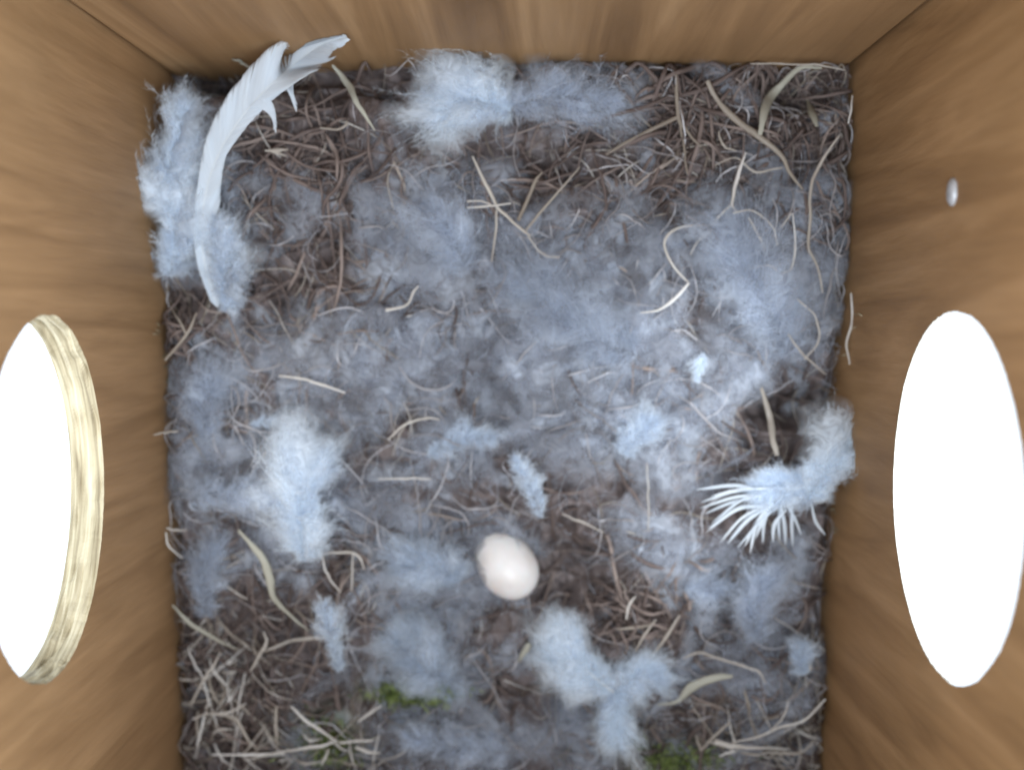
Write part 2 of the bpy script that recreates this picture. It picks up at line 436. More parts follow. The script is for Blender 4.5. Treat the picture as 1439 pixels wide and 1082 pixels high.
# ------------------------------------------------------------------ loose fibres
def strands(n, S, cx, cy, length, curl, lift, wav=.0012, r=rng):
    """random wandering strands lying over the bed"""
    th = r.uniform(0, 2*np.pi, n); k0 = r.normal(0, curl, n); k1 = r.normal(0, curl*1.4, n)
    s = np.linspace(-.5, .5, S)[None]*length[:, None]
    u = np.linspace(-1, 1, S)[None]
    ang = th[:, None]+k0[:, None]*u+k1[:, None]*u*u+np.cumsum(r.normal(0, curl*.18, (n, S)), 1)
    ds = (length/(S-1))[:, None]
    X = np.cumsum(np.cos(ang)*ds, 1); Y = np.cumsum(np.sin(ang)*ds, 1)
    X += (cx-X[:, S//2])[:, None]; Y += (cy-Y[:, S//2])[:, None]
    m = .0003
    X = np.where(X < XL+m, 2*(XL+m)-X, X); X = np.where(X > XR-m, 2*(XR-m)-X, X); Y = np.where(Y > YB-m, 2*(YB-m)-Y, Y)
    X = np.clip(X, XL+m, XR-m); Y = np.clip(Y, YF+m, YB-m)
    zz = bed_z(X, Y); zs = base_h(X, Y)-.0004
    zz = .45*zz+.55*zs
    hump = (1-u*u)*lift[:, None]
    Z = zz+hump+wav*(np.cos(u*3.1*r.uniform(.5, 2, (n, 1))+r.uniform(0, 6.28, (n, 1))))*.5+.0004
    return np.stack([X, Y, Z], -1)

def scatter(n, dens):
    """n points of the nest, picked by a density in photo pixels"""
    out = []
    while sum(len(o) for o in out) < n:
        x = rng.uniform(XL, XR, n*3); y = rng.uniform(YF+.004, YB, n*3)
        p, q = project(x, y, base_h(x, y))
        k = rng.random(n*3) < dens(p, q); out.append(np.stack([x[k], y[k]], 1))
    return np.concatenate(out)[:n]

PLUMB = lambda p, q: np.clip(blob(p, q, WOOL), 0, 1)
# coarse brown roots and stalks
BR = [(1010, 190, 220, 120, 1.0), (420, 250, 150, 90, .6), (450, 400, 140, 60, .7), (300, 960, 120, 120, .9), (900, 870, 120, 70, .7),
      (1100, 1030, 110, 60, .9), (760, 270, 120, 70, .6), (1120, 620, 60, 60, .6), (230, 450, 40, 80, .7), (700, 960, 90, 50, .4), (480, 790, 60, 60, .5)]
d1 = lambda p, q: np.clip(.12+blob(p, q, BR), 0, 1)
ac = Acc()
c = scatter(1250, d1); L = rng.uniform(.006, .028, len(c)); P = strands(len(c), 14, c[:, 0], c[:, 1], L, .55, rng.uniform(0, .0022, len(c)))
R = (rng.uniform(.00016, .00042, len(c))*rng.choice([1, 1, 1.6], len(c)))[:, None]*np.linspace(1, .25, 14)[None]
ac.add(tubes(P, R, 4), rng.beta(2, 2.6, len(c)))
tag(link('root_litter', ac.mesh('root_litter'), M_ROOT), 'tangled brown rootlets and stalks strewn over the nest lining', 'rootlets', kind='stuff')

# medium tan grass fibres everywhere
ac = Acc()
d2 = lambda p, q: np.clip(.25+.6*blob(p, q, BR)+.3*blob(p, q, [(700, 1040, 500, 70, 1)]), 0, 1)
c = scatter(420, d2); L = rng.uniform(.004, .018, len(c)); P = strands(len(c), 10, c[:, 0], c[:, 1], L, .4, rng.uniform(0, .002, len(c)))
u = np.linspace(0, 1, 10)[None]
R = rng.uniform(.00010, .00026, len(c))[:, None]*(np.sin(np.pi*(.12+.8*u))**.6)
ac.add(tubes(P, R, 4, .35, rng.uniform(-1, 1, (len(c), 1))+u*rng.normal(0, .8, (len(c), 1))), rng.beta(2.2, 2.2, len(c)))
tag(link('grass_litter', ac.mesh('grass_litter'), M_STRAW), 'short bleached grass fibres scattered through the nest lining', 'dry grass', kind='stuff')

# wool / animal hair haze
ac = Acc()
d3 = lambda p, q: np.clip(.03+woolf(p, q)**1.2, 0, 1)
c = scatter(3000, d3); L = rng.uniform(.004, .018, len(c)); P = strands(len(c), 12, c[:, 0], c[:, 1], L, 1.1, rng.uniform(0, .0030, len(c)), .0018)
ac.add(ribbons(P, rng.uniform(.00003, .00006, len(c))[:, None]*np.ones((1, 12)), rng.uniform(-.8, .8, len(c))), rng.beta(2.5, 2, len(c)))
tag(link('wool_hair', ac.mesh('wool_hair'), M_WOOL), 'pale bluish grey animal hair and wool webbed over the nest', 'wool', kind='stuff')

# thin felted veils: soft sheets of matted down, denser along their middle and frayed away at the rim
def soft_mat(name, stops, dens):
    m = fibre_mat(name, stops, .9, .5, noise=(60, .3))
    nt = m.node_tree; out = nt.nodes['Material Output']; src = out.inputs[0].links[0].from_socket
    fa = N(nt, 'ShaderNodeAttribute', attribute_name='fade'); tc = N(nt, 'ShaderNodeTexCoord')
    nz = N(nt, 'ShaderNodeTexNoise'); nz.inputs['Scale'].default_value = 260; nz.inputs['Detail'].default_value = 3; nz.inputs['Distortion'].default_value = 2
    nt.links.new(tc.outputs['Object'], nz.inputs['Vector'])
    mr = N(nt, 'ShaderNodeMapRange'); nt.links.new(nz.outputs['Fac'], mr.inputs[0])
    mr.inputs[1].default_value = .32; mr.inputs[2].default_value = .68; mr.inputs[3].default_value = .35; mr.inputs[4].default_value = 1.3
    mu = N(nt, 'ShaderNodeMath', operation='MULTIPLY'); nt.links.new(fa.outputs['Fac'], mu.inputs[0]); nt.links.new(mr.outputs[0], mu.inputs[1])
    m2 = N(nt, 'ShaderNodeMath', operation='MULTIPLY', use_clamp=True); nt.links.new(mu.outputs[0], m2.inputs[0]); m2.inputs[1].default_value = dens
    tr = N(nt, 'ShaderNodeBsdfTransparent'); mx = N(nt, 'ShaderNodeMixShader')
    nt.links.new(m2.outputs[0], mx.inputs[0]); nt.links.new(tr.outputs[0], mx.inputs[1]); nt.links.new(src, mx.inputs[2])
    nt.links.new(mx.outputs[0], out.inputs[0])
    return m
M_VEIL = soft_mat('felted_down', [(0, (.20, .19, .20)), (.5, (.46, .48, .54)), (1, (.74, .79, .88))], .8)
M_FLUFF = soft_mat('down_body', [(0, (.51, .56, .63)), (.5, (.73, .80, .89)), (1, (.87, .93, .99))], .85)
M_FLUFFG = soft_mat('grey_down_body', [(0, (.32, .34, .40)), (.5, (.50, .55, .64)), (1, (.70, .76, .86))], .6)

def sheets(P, Wd, K, tint, r, crumple=.0006):
    """soft sheets: P (N,S,3) spines, Wd (N,S) half widths, K across; returns mesh arrays with a fade towards every edge"""
    n, S, _ = P.shape
    T, side, nrm = frames(P)
    an = r.normal(0, .35, n)[:, None, None]; side, nrm = side*np.cos(an)+nrm*np.sin(an), nrm*np.cos(an)-side*np.sin(an)
    v = np.linspace(-1, 1, K)[None, None, :, None]
    cup = r.normal(0, .35, n)[:, None, None, None]
    V = P[:, :, None]+side[:, :, None]*Wd[:, :, None, None]*v*(1+.25*r.normal(0, 1, (n, S, 1, 1))*.6)+nrm[:, :, None]*(Wd[:, :, None, None]*cup*(v*v-.4))
    V = V+r.normal(0, 1, V.shape)*crumple*.35
    u = np.linspace(0, 1, S)[None, :, None]; vv = np.linspace(-1, 1, K)[None, None, :]
    fade = (1-vv**2)**1.3*np.clip(np.sin(np.pi*np.clip(u, 0, 1)), 0, 1)**.7*np.ones((n, 1, 1))
    idx = np.arange(n*S*K).reshape(n, S, K)
    Q = np.stack([idx[:, :-1, :-1], idx[:, :-1, 1:], idx[:, 1:, 1:], idx[:, 1:, :-1]], -1).reshape(-1, 4)
    V = V.reshape(-1, 3); V[:, 0] = np.clip(V[:, 0], XL+.0002, XR-.0002); V[:, 1] = np.minimum(V[:, 1], YB-.0002)
    return V, Q, fade.ravel(), np.repeat(tint, S*K)

def sheet_mesh(name, V, Q, fade, tint):
    me = mesh(name, V, Q, True, tint)
    f = me.attributes.new('fade', 'FLOAT', 'POINT'); f.data.foreach_set('value', fade.astype(np.float32)); return me

nw = 980; c = scatter(nw, lambda p, q: np.clip((.02+woolf(p, q))*np.clip((fbm(p/45, q/45, 61, 3)-.44)*9, .03, 1), 0, 1))
P = strands(nw, 10, c[:, 0], c[:, 1], rng.uniform(.007, .026, nw), .5, rng.uniform(0, .0024, nw))
nw2 = 230; c2 = scatter(nw2, lambda p, q: np.clip(blob(p, q, [(810, 460, 130, 90, 1), (1080, 410, 70, 90, 1), (620, 330, 50, 60, .6), (900, 600, 90, 40, .6), (600, 930, 60, 40, .6), (430, 700, 60, 60, .6), (600, 560, 120, 40, .5)]), 0, 1))
P2 = strands(nw2, 10, c2[:, 0], c2[:, 1], rng.uniform(.006, .020, nw2), .5, rng.uniform(.0010, .0034, nw2))
P = np.concatenate([P, P2]); nw += nw2
V, Q, fd, ti = sheets(P, (rng.uniform(.0012, .0055, nw)[:, None])*np.ones((1, 10)), 7, np.concatenate([rng.beta(2.6, 2.2, nw-nw2), rng.beta(4, 1.7, nw2)]), rng)
tag(link('felt_veils', sheet_mesh('felt_veils', V, Q, fd, ti), M_VEIL), 'hazy veils of matted grey down spread thinly across the nest', 'matted down', kind='stuff')

# fine pale rootlets looping through the down
M_FINE = fibre_mat('fine_rootlet', [(0, (.20, .17, .16)), (.5, (.42, .39, .39)), (1, (.78, .77, .80))], .6, .2)
ac = Acc()
c = scatter(620, lambda p, q: np.clip(.14+.9*woolf(p, q)+.5*blob(p, q, BR[:1]), 0, 1)); L = rng.uniform(.005, .024, len(c))
P = strands(len(c), 18, c[:, 0], c[:, 1], L, .75, rng.uniform(.0012, .0042, len(c)), .0016)
R = rng.uniform(.00008, .00021, len(c))[:, None]*(np.sin(np.pi*np.linspace(.08, .95, 18))**.6)[None]*(.7+.6*rng.random((len(c), 18)))
ac.add(tubes(P, R, 4, .5), rng.uniform(.15, 1, len(c)))
tag(link('fine_rootlets', ac.mesh('fine_rootlets'), M_FINE), 'hair thin pale rootlets looping through the down of the nest', 'rootlets', kind='stuff')

# moss
ac = Acc()
for (cx, cy, rx, ry, am) in GREEN:
    n = int(500*am); p = at(rng.normal(cx, rx*.5, n), rng.normal(cy, ry*.5, n), rng.uniform(.0002, .0045 if cx == 582 else .001, n))
    d = rng.normal(0, 1, (n, 3)); d[:, 2] = abs(d[:, 2])*.8; d /= np.linalg.norm(d, axis=1, keepdims=True)
    t = np.linspace(0, 1, 4)[None, :, None]; Lm = rng.uniform(.0008, .0024, n)[:, None, None]
    P = p[:, None]+d[:, None]*t*Lm
    ac.add(ribbons(P, np.broadcast_to(np.array([.00012, .0002, .00014, .00001]), (n, 4)), rng.uniform(-1.5, 1.5, n)), rng.random(n))
tag(link('moss_tufts', ac.mesh('moss_tufts'), M_MOSS), 'small tufts of green moss showing along the front of the nest', 'moss', kind='stuff')

# ------------------------------------------------------------------ egg
ec = at(711, 793, .0027); ang = math.radians(-51)      # long axis in the photo runs down to the right
ax = np.array([math.cos(ang), math.sin(ang), .10]); ax /= np.linalg.norm(ax)
s1 = np.cross(ax, [0, 0, 1]); s1 /= np.linalg.norm(s1); s2 = np.cross(s1, ax)
nu, nv = 64, 48; V = []
for i in range(nv+1):
    t = math.pi*i/nv; xx = math.cos(t); rr = math.sin(t)*(1+.085*xx)   # blunt end down-right
    for j in range(nu):
        p = 2*math.pi*j/nu
        V.append(ax*xx*.0090+s1*math.cos(p)*rr*.0069+s2*math.sin(p)*rr*.0069+ec)
Q = [(i*nu+j, i*nu+(j+1) % nu, (i+1)*nu+(j+1) % nu, (i+1)*nu+j) for i in range(nv) for j in range(nu)]
m, nt, b = newmat('eggshell')
tc = N(nt, 'ShaderNodeTexCoord'); n1 = N(nt, 'ShaderNodeTexNoise'); n1.inputs['Scale'].default_value = 120; n1.inputs['Detail'].default_value = 4
nt.links.new(tc.outputs['Object'], n1.inputs['Vector'])
c = ramp(nt, n1.outputs['Fac'], [(.3, (.72, .66, .62)), (.5, (.82, .78, .75)), (.7, (.88, .86, .84))])
nt.links.new(c, b.inputs['Base Color']); b.inputs['Roughness'].default_value = .38
b.inputs['Subsurface Weight'].default_value = .35; b.inputs['Subsurface Radius'].default_value = (1, .55, .4); b.inputs['Subsurface Scale'].default_value = .002
n2 = N(nt, 'ShaderNodeTexNoise'); n2.inputs['Scale'].default_value = 2200; nt.links.new(tc.outputs['Object'], n2.inputs['Vector'])
bp = N(nt, 'ShaderNodeBump'); bp.inputs['Strength'].default_value = .15; bp.inputs['Distance'].default_value = .0001
nt.links.new(n2.outputs['Fac'], bp.inputs['Height']); nt.links.new(bp.outputs[0], b.inputs['Normal'])
me = mesh('egg', V, Q); me.transform(Matrix.Translation(-Vector(ec)))
eg = link('egg', me, m); eg.location = ec
tag(eg, 'small pinkish white egg lying alone in the middle of the nest', 'egg')

# ------------------------------------------------------------------ feathers
def plume(label, path, width, barbs=90, mat=None, lift=.003, puff=.5, barbules=34, tipw=None, name='down_feather', shaft=False,
          group='white feathers lining the nest', seed=0, wid=.00006, spread=1.0, tint=(.5, .2), sides=(1, 1), cat='feather', stiff=.0, jag=.55):
    """downy feather: path = photo pixels along the shaft from quill to tip, width = half width in photo px (list along the path)"""
    r = np.random.default_rng(1000+seed)
    mat = mat or M_DOWN
    if mat is M_GREY: barbs = int(barbs*.6); jag = max(jag, .6); barbules = int(barbules*.7); tint = (min(tint[0]+.12, .85), tint[1])
    pp = catmull(path, 60); lf = lift*(np.linspace(.6, 1, 60)) if np.ndim(lift) == 0 else np.interp(np.linspace(0, 1, 60), np.linspace(0, 1, len(lift)), lift)
    Sx = at(pp[:, 0], pp[:, 1], lf)
    root = tag(empty(name, Sx[0]), label, cat, group)
    # barbs
    n = barbs*2; t = np.tile(np.linspace(.02, 1, barbs), 2)+r.normal(0, .008, n); t = np.clip(t, 0, 1)
    sd = np.repeat([-1.0, 1.0], barbs)
    ip = t*59; i0 = np.minimum(ip.astype(int), 58); f = (ip-i0)[:, None]
    B = Sx[i0]*(1-f)+Sx[i0+1]*f
    T = Sx[np.minimum(i0+3, 59)]-Sx[np.maximum(i0-2, 0)]; T /= np.linalg.norm(T, axis=1, keepdims=True)
    sdv = np.cross(T, [0, 0, 1]); sdv /= np.linalg.norm(sdv, axis=1, keepdims=True)+1e-9; up = np.cross(sdv, T)
    up = np.where(up[:, 2:3] < 0, -up, up)
    wl = np.interp(t, np.linspace(0, 1, len(width)), width)*U*np.where(sd < 0, sides[0], sides[1])
    clump = 1+jag*(fbm(t*9+sd*3.3, sd*2.0+seed, seed+3, 2)-.5)*2.4
    Lb = wl*clump*np.where(r.random(n) < .08, r.uniform(1.1, 1.5, n), r.uniform(.65, 1.1, n))
    a0 = r.uniform(.55, 1.5, n)*spread - .45*t       # angle away from the shaft, closing towards the tip
    elev = r.normal(.15, .45, n)*puff
    S = 10; s = np.linspace(0, 1, S)[None, :, None]
    dirv = (np.cos(a0)[:, None]*T+(np.sin(a0)*sd)[:, None]*sdv)
    bend = r.normal(.0, .35, n)[:, None]*(1-stiff)
    P = B[:, None]+Lb[:, None, None]*(dirv[:, None]*s+(T*.25+bend*T-.0*sdv)[:, None]*s**2+up[:, None]*(np.sin(elev)[:, None, None]*(s-.75*s*s)*1.2))
    wv = (1-stiff)*Lb[:, None, None]*.10
    P = P+wv*np.cumsum(r.normal(0, 1, P.shape)*.5, 1)*s
    # never into the boards
    P[..., 0] = np.clip(P[..., 0], XL+.0002, XR-.0002); P[..., 1] = np.minimum(P[..., 1], YB-.0002)
    P[..., 2] = np.maximum(P[..., 2], bed_z(P[..., 0], P[..., 1])+.0001)
    ti = np.clip(r.normal(tint[0], tint[1], n), 0, 1)
    ac = Acc()
    wd = wid*(1-.75*s[0, :, 0])[None]*np.ones((n, 1))
    ac.add(ribbons(P, wd, r.uniform(-.6, .6, n)), ti)
    if barbules:
        k = barbules; q = r.uniform(.05, 1, (n, k)); qi = q*(S-1); q0 = np.minimum(qi.astype(int), S-2); qf = (qi-q0)[..., None]
        ar = np.arange(n)[:, None]
        b0 = P[ar, q0]*(1-qf)+P[ar, q0+1]*qf; tb = P[ar, q0+1]-P[ar, q0]; tb /= np.linalg.norm(tb, axis=2, keepdims=True)+1e-12
        dv = r.normal(0, 1, (n, k, 3)); dv[..., 2] *= .7; dv = dv/np.linalg.norm(dv, axis=2, keepdims=True)*.9+tb*.8
        ln = np.minimum(.0020, .3*wl.mean()+.0004)*r.uniform(.5, 1.2, (n, k, 1))*(1.05-.4*q[..., None])
        uu = np.linspace(0, 1, 3)[None, None, :, None]
        PB = b0[:, :, None]+ln[:, :, None]*(dv[:, :, None]*uu+np.array([0, 0, -.25])*uu**2)
        PB = PB.reshape(-1, 3, 3); PB[..., 0] = np.clip(PB[..., 0], XL+.0001, XR-.0001); PB[..., 1] = np.minimum(PB[..., 1], YB-.0001)
        ac.add(ribbons(PB, np.broadcast_to(np.array([.000034, .000026, .000010]), (n*k, 3)), r.uniform(-1.2, 1.2, n*k)), np.repeat(ti, k))
    child('vane', ac.mesh('vane'), mat, root)
    # the soft body of matted down round the shaft
    nb = max(20, int(barbs*.7)); pk = r.choice(n, nb, replace=False)
    sp = P[pk][:, :, :]*1.0; sp = sp*.94+sp[:, :1]*.06
    sp = sp-np.array([0, 0, .0003]); sp[..., 2] = np.maximum(sp[..., 2], bed_z(sp[..., 0], sp[..., 1])+.0003)
    V, Q, fd, tii = sheets(sp, (Lb[pk]*r.uniform(.26, .55, nb))[:, None]*np.linspace(.9, 1.1, S)[None], 6, np.clip(ti[pk]+.05, 0, 1), r, .0004)
    child('down_body', sheet_mesh('down_body', V, Q, fd, tii), M_FLUFFG if mat is M_GREY else M_FLUFF, root)
    if shaft:
        R = np.interp(np.linspace(0, 1, 60), [0, .15, 1], [.00022, .00019, .00004])[None]
        V, Q = tubes(Sx[None]+np.array([0, 0, .0003]), R, 6)
        child('shaft', mesh('shaft', V, Q, True, np.full(len(V), .6)), M_SHAFT, root)
    return root

# --- the long curved feather over the left rear corner
def vane_feather():
    path = [(306, 432), (288, 372), (284, 310), (296, 246), (322, 190), (366, 134), (412, 92), (448, 66), (488, 47)]
    pp = catmull(path, 160); tt = np.linspace(0, 1, 160)
    lf = np.interp(tt, [0, .25, .5, .75, 1], [.003, .007, .012, .017, .021])
    Sx = at(pp[:, 0], pp[:, 1], lf)
    Sx[:, 1] = np.minimum(Sx[:, 1], YB-.0008)
    root = tag(empty('curved_feather', Sx[0]), 'long curved white feather leaning up out of the left rear corner', 'feather', 'white feathers lining the nest')
    T = np.gradient(Sx, axis=0); T /= np.linalg.norm(T, axis=1, keepdims=True)
    sdv = np.cross(T, [0, 0, 1]); sdv /= np.linalg.norm(sdv, axis=1, keepdims=True); up = np.cross(sdv, T)
    r = np.random.default_rng(77); ac = Acc(); S = 9; s = np.linspace(0, 1, S)[None, :, None]
    for sd, prof, cm in ((-1, [8, 10, 12, 14, 24, 34, 38, 34, 26, 13, 2], .25), (1, [22, 32, 34, 22, 13, 16, 24, 34, 30, 13, 2], .8)):
        n = 700; t = np.linspace(0.0, .995, n); ip = t*159; i0 = np.minimum(ip.astype(int), 158); f = (ip-i0)[:, None]
        B = Sx[i0]*(1-f)+Sx[i0+1]*f; Tt = T[i0]; Sv = sdv[i0]*sd; Uu = up[i0]
        w = np.interp(t, np.linspace(0, 1, 11), prof)*U*.93
        nb = vnoise(t*17+sd, t*0+2.0*sd, 4)                     # barbs hold together in groups that part from one another
        w = w*(1+.22*cm*(nb-.5)); cell = np.floor(t*26+.4*nb)
        off = (_hash(cell, cell*0+sd+5, 9)-.5)*cm
        a = .62+.10*off
        sag = .0012*off+.0006*r.normal(0, 1, n)*.3
        P = B[:, None]+(w/np.sin(.62))[:, None, None]*((np.cos(a)[:, None]*Tt+np.sin(a)[:, None]*Sv)[:, None]*s - .20*Sv[:, None]*s**2*.5
            + .18*Tt[:, None]*s**2)+Uu[:, None]*((.10*w+sag)[:, None, None]*s - .0008*s**2*sd)
        P[..., 1] = np.minimum(P[..., 1], YB-.0003)
        wd = np.full((n, 1), .00009)*np.array([1, 1, 1, 1, .95, .9, .8, .6, .15])[None]*1.35
        ac.add(ribbons(P, wd, r.normal(0, .12, n)), np.clip(.62+.25*off+r.normal(0, .06, n), 0, 1))
    # a bundle of barbs that has come away and hangs as a hook
    for k, (tip, ctrl, st) in enumerate((((387, 181), (386, 150), (352, 150)), ((416, 150), (405, 128), (392, 108)))):
        n = 46
        b0 = at(np.linspace(st[0], st[0]+22, n), np.linspace(st[1], st[1]-18, n), .0145)
        c0 = at(np.full(n, ctrl[0])+r.normal(0, 2, n), np.full(n, ctrl[1])+r.normal(0, 2, n), .0150)
        e0 = at(np.full(n, tip[0])+r.normal(0, 1, n), np.full(n, tip[1])+r.normal(0, 3, n), .011)
        P = b0[:, None]*(1-s)**2+2*c0[:, None]*s*(1-s)+e0[:, None]*s*s
        ac.add(ribbons(P, np.full((n, 1), .00016)*np.linspace(1, .3, S)[None], r.normal(0, .2, n)), .6)
    child('vane', ac.mesh('vane'), M_VANE, root)
    V, Q = tubes(Sx[None]+np.array([0, 0, .0001]), np.interp(tt, [0, .1, 1], [.00014, .00014, .00004])[None], 6, .8)
    child('shaft', mesh('shaft', V, Q, True, np.full(len(V), .5)), M_SHAFT, root)
    # downy barbs at its foot
    return root
vane_feather()

PL = plume
PL('thick fluffy white down feather filling the left rear corner beside the long curved feather', [(238, 392), (246, 330), (240, 250), (258, 158)], [22, 44, 40, 54, 44, 50, 24],
   150, lift=[.002, .005, .006, .004], puff=.9, barbules=46, seed=1, tint=(.7, .2), jag=.8)
PL('faint soft down at the foot of the long curved feather', [(318, 440), (318, 400), (312, 350), (306, 310)], [18, 34, 36, 24, 8],
   90, lift=[.004, .006, .008, .008], puff=.5, barbules=34, seed=30, tint=(.45, .2), sides=(.6, 1))
PL('soft white down feather flat against the middle of the back board, its left half', [(720, 158), (690, 145), (655, 140), (625, 150)], [16, 44, 56, 46, 20],
   110, lift=[.003, .005, .004], puff=.8, barbules=46, seed=2, tint=(.8, .2), sides=(1.1, 1))
PL('broad bluish grey feather against the back board with a notched right edge', [(715, 150), (760, 138), (810, 136), (858, 142)], [18, 36, 44, 48, 26],
   120, mat=M_GREY, lift=[.003, .006, .006, .005], puff=.5, barbules=36, seed=3, tint=(.6, .2), jag=.4)
PL('fan shaped white feather with stiff separate barbs pointing to the lower left', [(1158, 690), (1125, 680), (1092, 680), (1062, 688)], [28, 44, 44, 32, 16],
   110, lift=[.0085, .0090, .0085, .0075], puff=.25, stiff=.5, barbules=40, seed=4, tint=(.6, .15), sides=(.9, .75))
PL('crumpled white feather touching the right board above the fan shaped one', [(1135, 700), (1158, 668), (1178, 640), (1174, 600)], [16, 30, 34, 22, 7],
   110, lift=[.009, .012, .012, .010], puff=.9, barbules=40, seed=5, tint=(.85, .15))
PL('large bright white down feather left of centre and above the dark hollow', [(430, 790), (425, 740), (428, 690), (440, 650)], [20, 44, 58, 64, 40],
   140, lift=[.002, .005, .006, .005], puff=.8, barbules=50, seed=6, tint=(.8, .2))
PL('faint pale down feather between the left board and the large bright one', [(270, 700), (310, 690), (350, 690), (385, 700)], [20, 36, 36, 22],
   70, mat=M_GREY, lift=.004, puff=.6, barbules=34, seed=7, tint=(.65, .2))
PL('bright white plume with a shining shaft, left lobe of the cluster low in the nest', [(862, 972), (835, 950), (808, 930), (780, 915)], [18, 36, 46, 44, 24],
   110, lift=[.006, .006, .005, .004], puff=.55, barbules=44, seed=8, tint=(.9, .12), shaft=True)
PL('short white plume spreading right from the cluster low in the nest', [(858, 975), (880, 958), (905, 950), (925, 948)], [22, 38, 36, 18],
   80, lift=.006, puff=.6, barbules=40, seed=9, tint=(.75, .15))
PL('short white plume pointing down from the cluster low in the nest', [(862, 965), (866, 990), (868, 1015), (868, 1036)], [16, 32, 38, 26],
   80, lift=.006, puff=.6, barbules=40, seed=10, tint=(.85, .15))
PL('narrow white down feather standing on end above the left green moss', [(478, 945), (472, 915), (464, 885), (455, 850)], [4, 14, 22, 22, 12],
   60, lift=[.003, .005, .007, .008], puff=.7, barbules=30, seed=11, tint=(.65, .2))
PL('soft pale blue plume just above the middle patch of green moss', [(640, 985), (615, 950), (590, 925), (565, 905)], [26, 44, 52, 44, 20],
   110, mat=M_DOWN, lift=[.003, .005, .005, .004], puff=.6, barbules=40, seed=12, tint=(.3, .2))
PL('pale round tuft of down just left of the egg', [(650, 815), (620, 800), (590, 795), (560, 790)], [20, 38, 42, 38, 18],
   100, lift=[.002, .004, .004, .003], puff=.6, barbules=40, seed=13, tint=(.35, .2))
PL('small white feather with a folded tip in the centre of the nest', [(600, 640), (630, 622), (660, 612), (690, 618)], [10, 24, 26, 12],
   60, lift=.005, puff=.5, barbules=30, seed=14, tint=(.5, .2))
PL('twisted narrow white feather above the egg', [(760, 728), (752, 700), (742, 670), (722, 645)], [4, 14, 20, 20, 10],
   50, lift=.005, puff=.4, barbules=24, seed=15, tint=(.65, .2))
PL('small bright tuft of down right of centre with a glinting tip', [(870, 640), (885, 622), (900, 606), (918, 592)], [16, 28, 26, 10],
   60, lift=.005, puff=.6, barbules=34, seed=16, tint=(.5, .2))
PL('tiny shining white feather tip in the pale wool right of centre', [(992, 498), (986, 508), (982, 520), (980, 532)], [8, 12, 10, 3],
   36, lift=.005, puff=.3, barbules=16, seed=17, tint=(.8, .15))
PL('hazy grey white plume near the lower right, above the small white tuft', [(1060, 905), (1062, 870), (1064, 840), (1068, 815)], [14, 32, 44, 44, 26],
   90, mat=M_GREY, lift=[.003, .006, .006, .005], puff=.7, barbules=44, seed=18, tint=(.7, .2))
PL('hazy grey plume lying left of the other grey plume near the lower right', [(960, 830), (985, 828), (1010, 830)], [18, 28, 28, 16],
   60, mat=M_GREY, lift=.004, puff=.6, barbules=36, seed=19, tint=(.5, .2))
PL('small white tuft of down beside the right board near the bottom', [(1130, 950), (1128, 930), (1126, 912)], [8, 20, 24, 14],
   50, lift=.005, puff=.7, barbules=34, seed=20, tint=(.55, .2))
PL('wide pale plume along the very bottom of the picture', [(720, 1060), (670, 1052), (620, 1045), (575, 1038)], [26, 38, 40, 34, 18],
   100, mat=M_GREY, lift=.004, puff=.6, barbules=36, seed=21, tint=(.75, .2))
PL('smooth grey tuft of down by the left board above its hole edge', [(290, 620), (285, 590), (290, 560), (300, 540)], [26, 38, 38, 22],
   80, mat=M_GREY, lift=.004, puff=.7, barbules=36, seed=22, tint=(.4, .2))
PL('rounded grey tuft of down in the lower left against the left board', [(290, 870), (288, 835), (290, 800), (296, 775)], [20, 36, 38, 24],
   80, mat=M_GREY, lift=.004, puff=.7, barbules=36, seed=23, tint=(.4, .2))
PL('small flat pale feather right of the grey tuft by the left board', [(350, 600), (372, 592), (395, 592), (412, 600)], [4, 12, 13, 6],
   40, lift=.004, puff=.2, barbules=18, seed=24, tint=(.4, .2))
PL('pale looped down feather below the back feathers left of centre', [(655, 385), (645, 350), (630, 320), (600, 290)], [24, 44, 50, 36, 18],
   90, mat=M_GREY, lift=[.004, .006, .007, .005], puff=.5, barbules=34, seed=25, tint=(.5, .2))
PL('broad hazy plume of down high on the right, below the forked root', [(1110, 500), (1080, 440), (1050, 380), (1020, 320)], [34, 60, 62, 52, 26],
   130, mat=M_GREY, lift=[.003, .006, .006, .004], puff=.6, barbules=34, seed=26, tint=(.6, .2))
PL('broad hazy plume of down in the middle, above the small folded feather', [(900, 500), (840, 480), (780, 440), (730, 390)], [34, 62, 66, 54, 26],
   130, mat=M_GREY, lift=[.003, .005, .005, .003], puff=.5, barbules=30, seed=27, tint=(.45, .2))

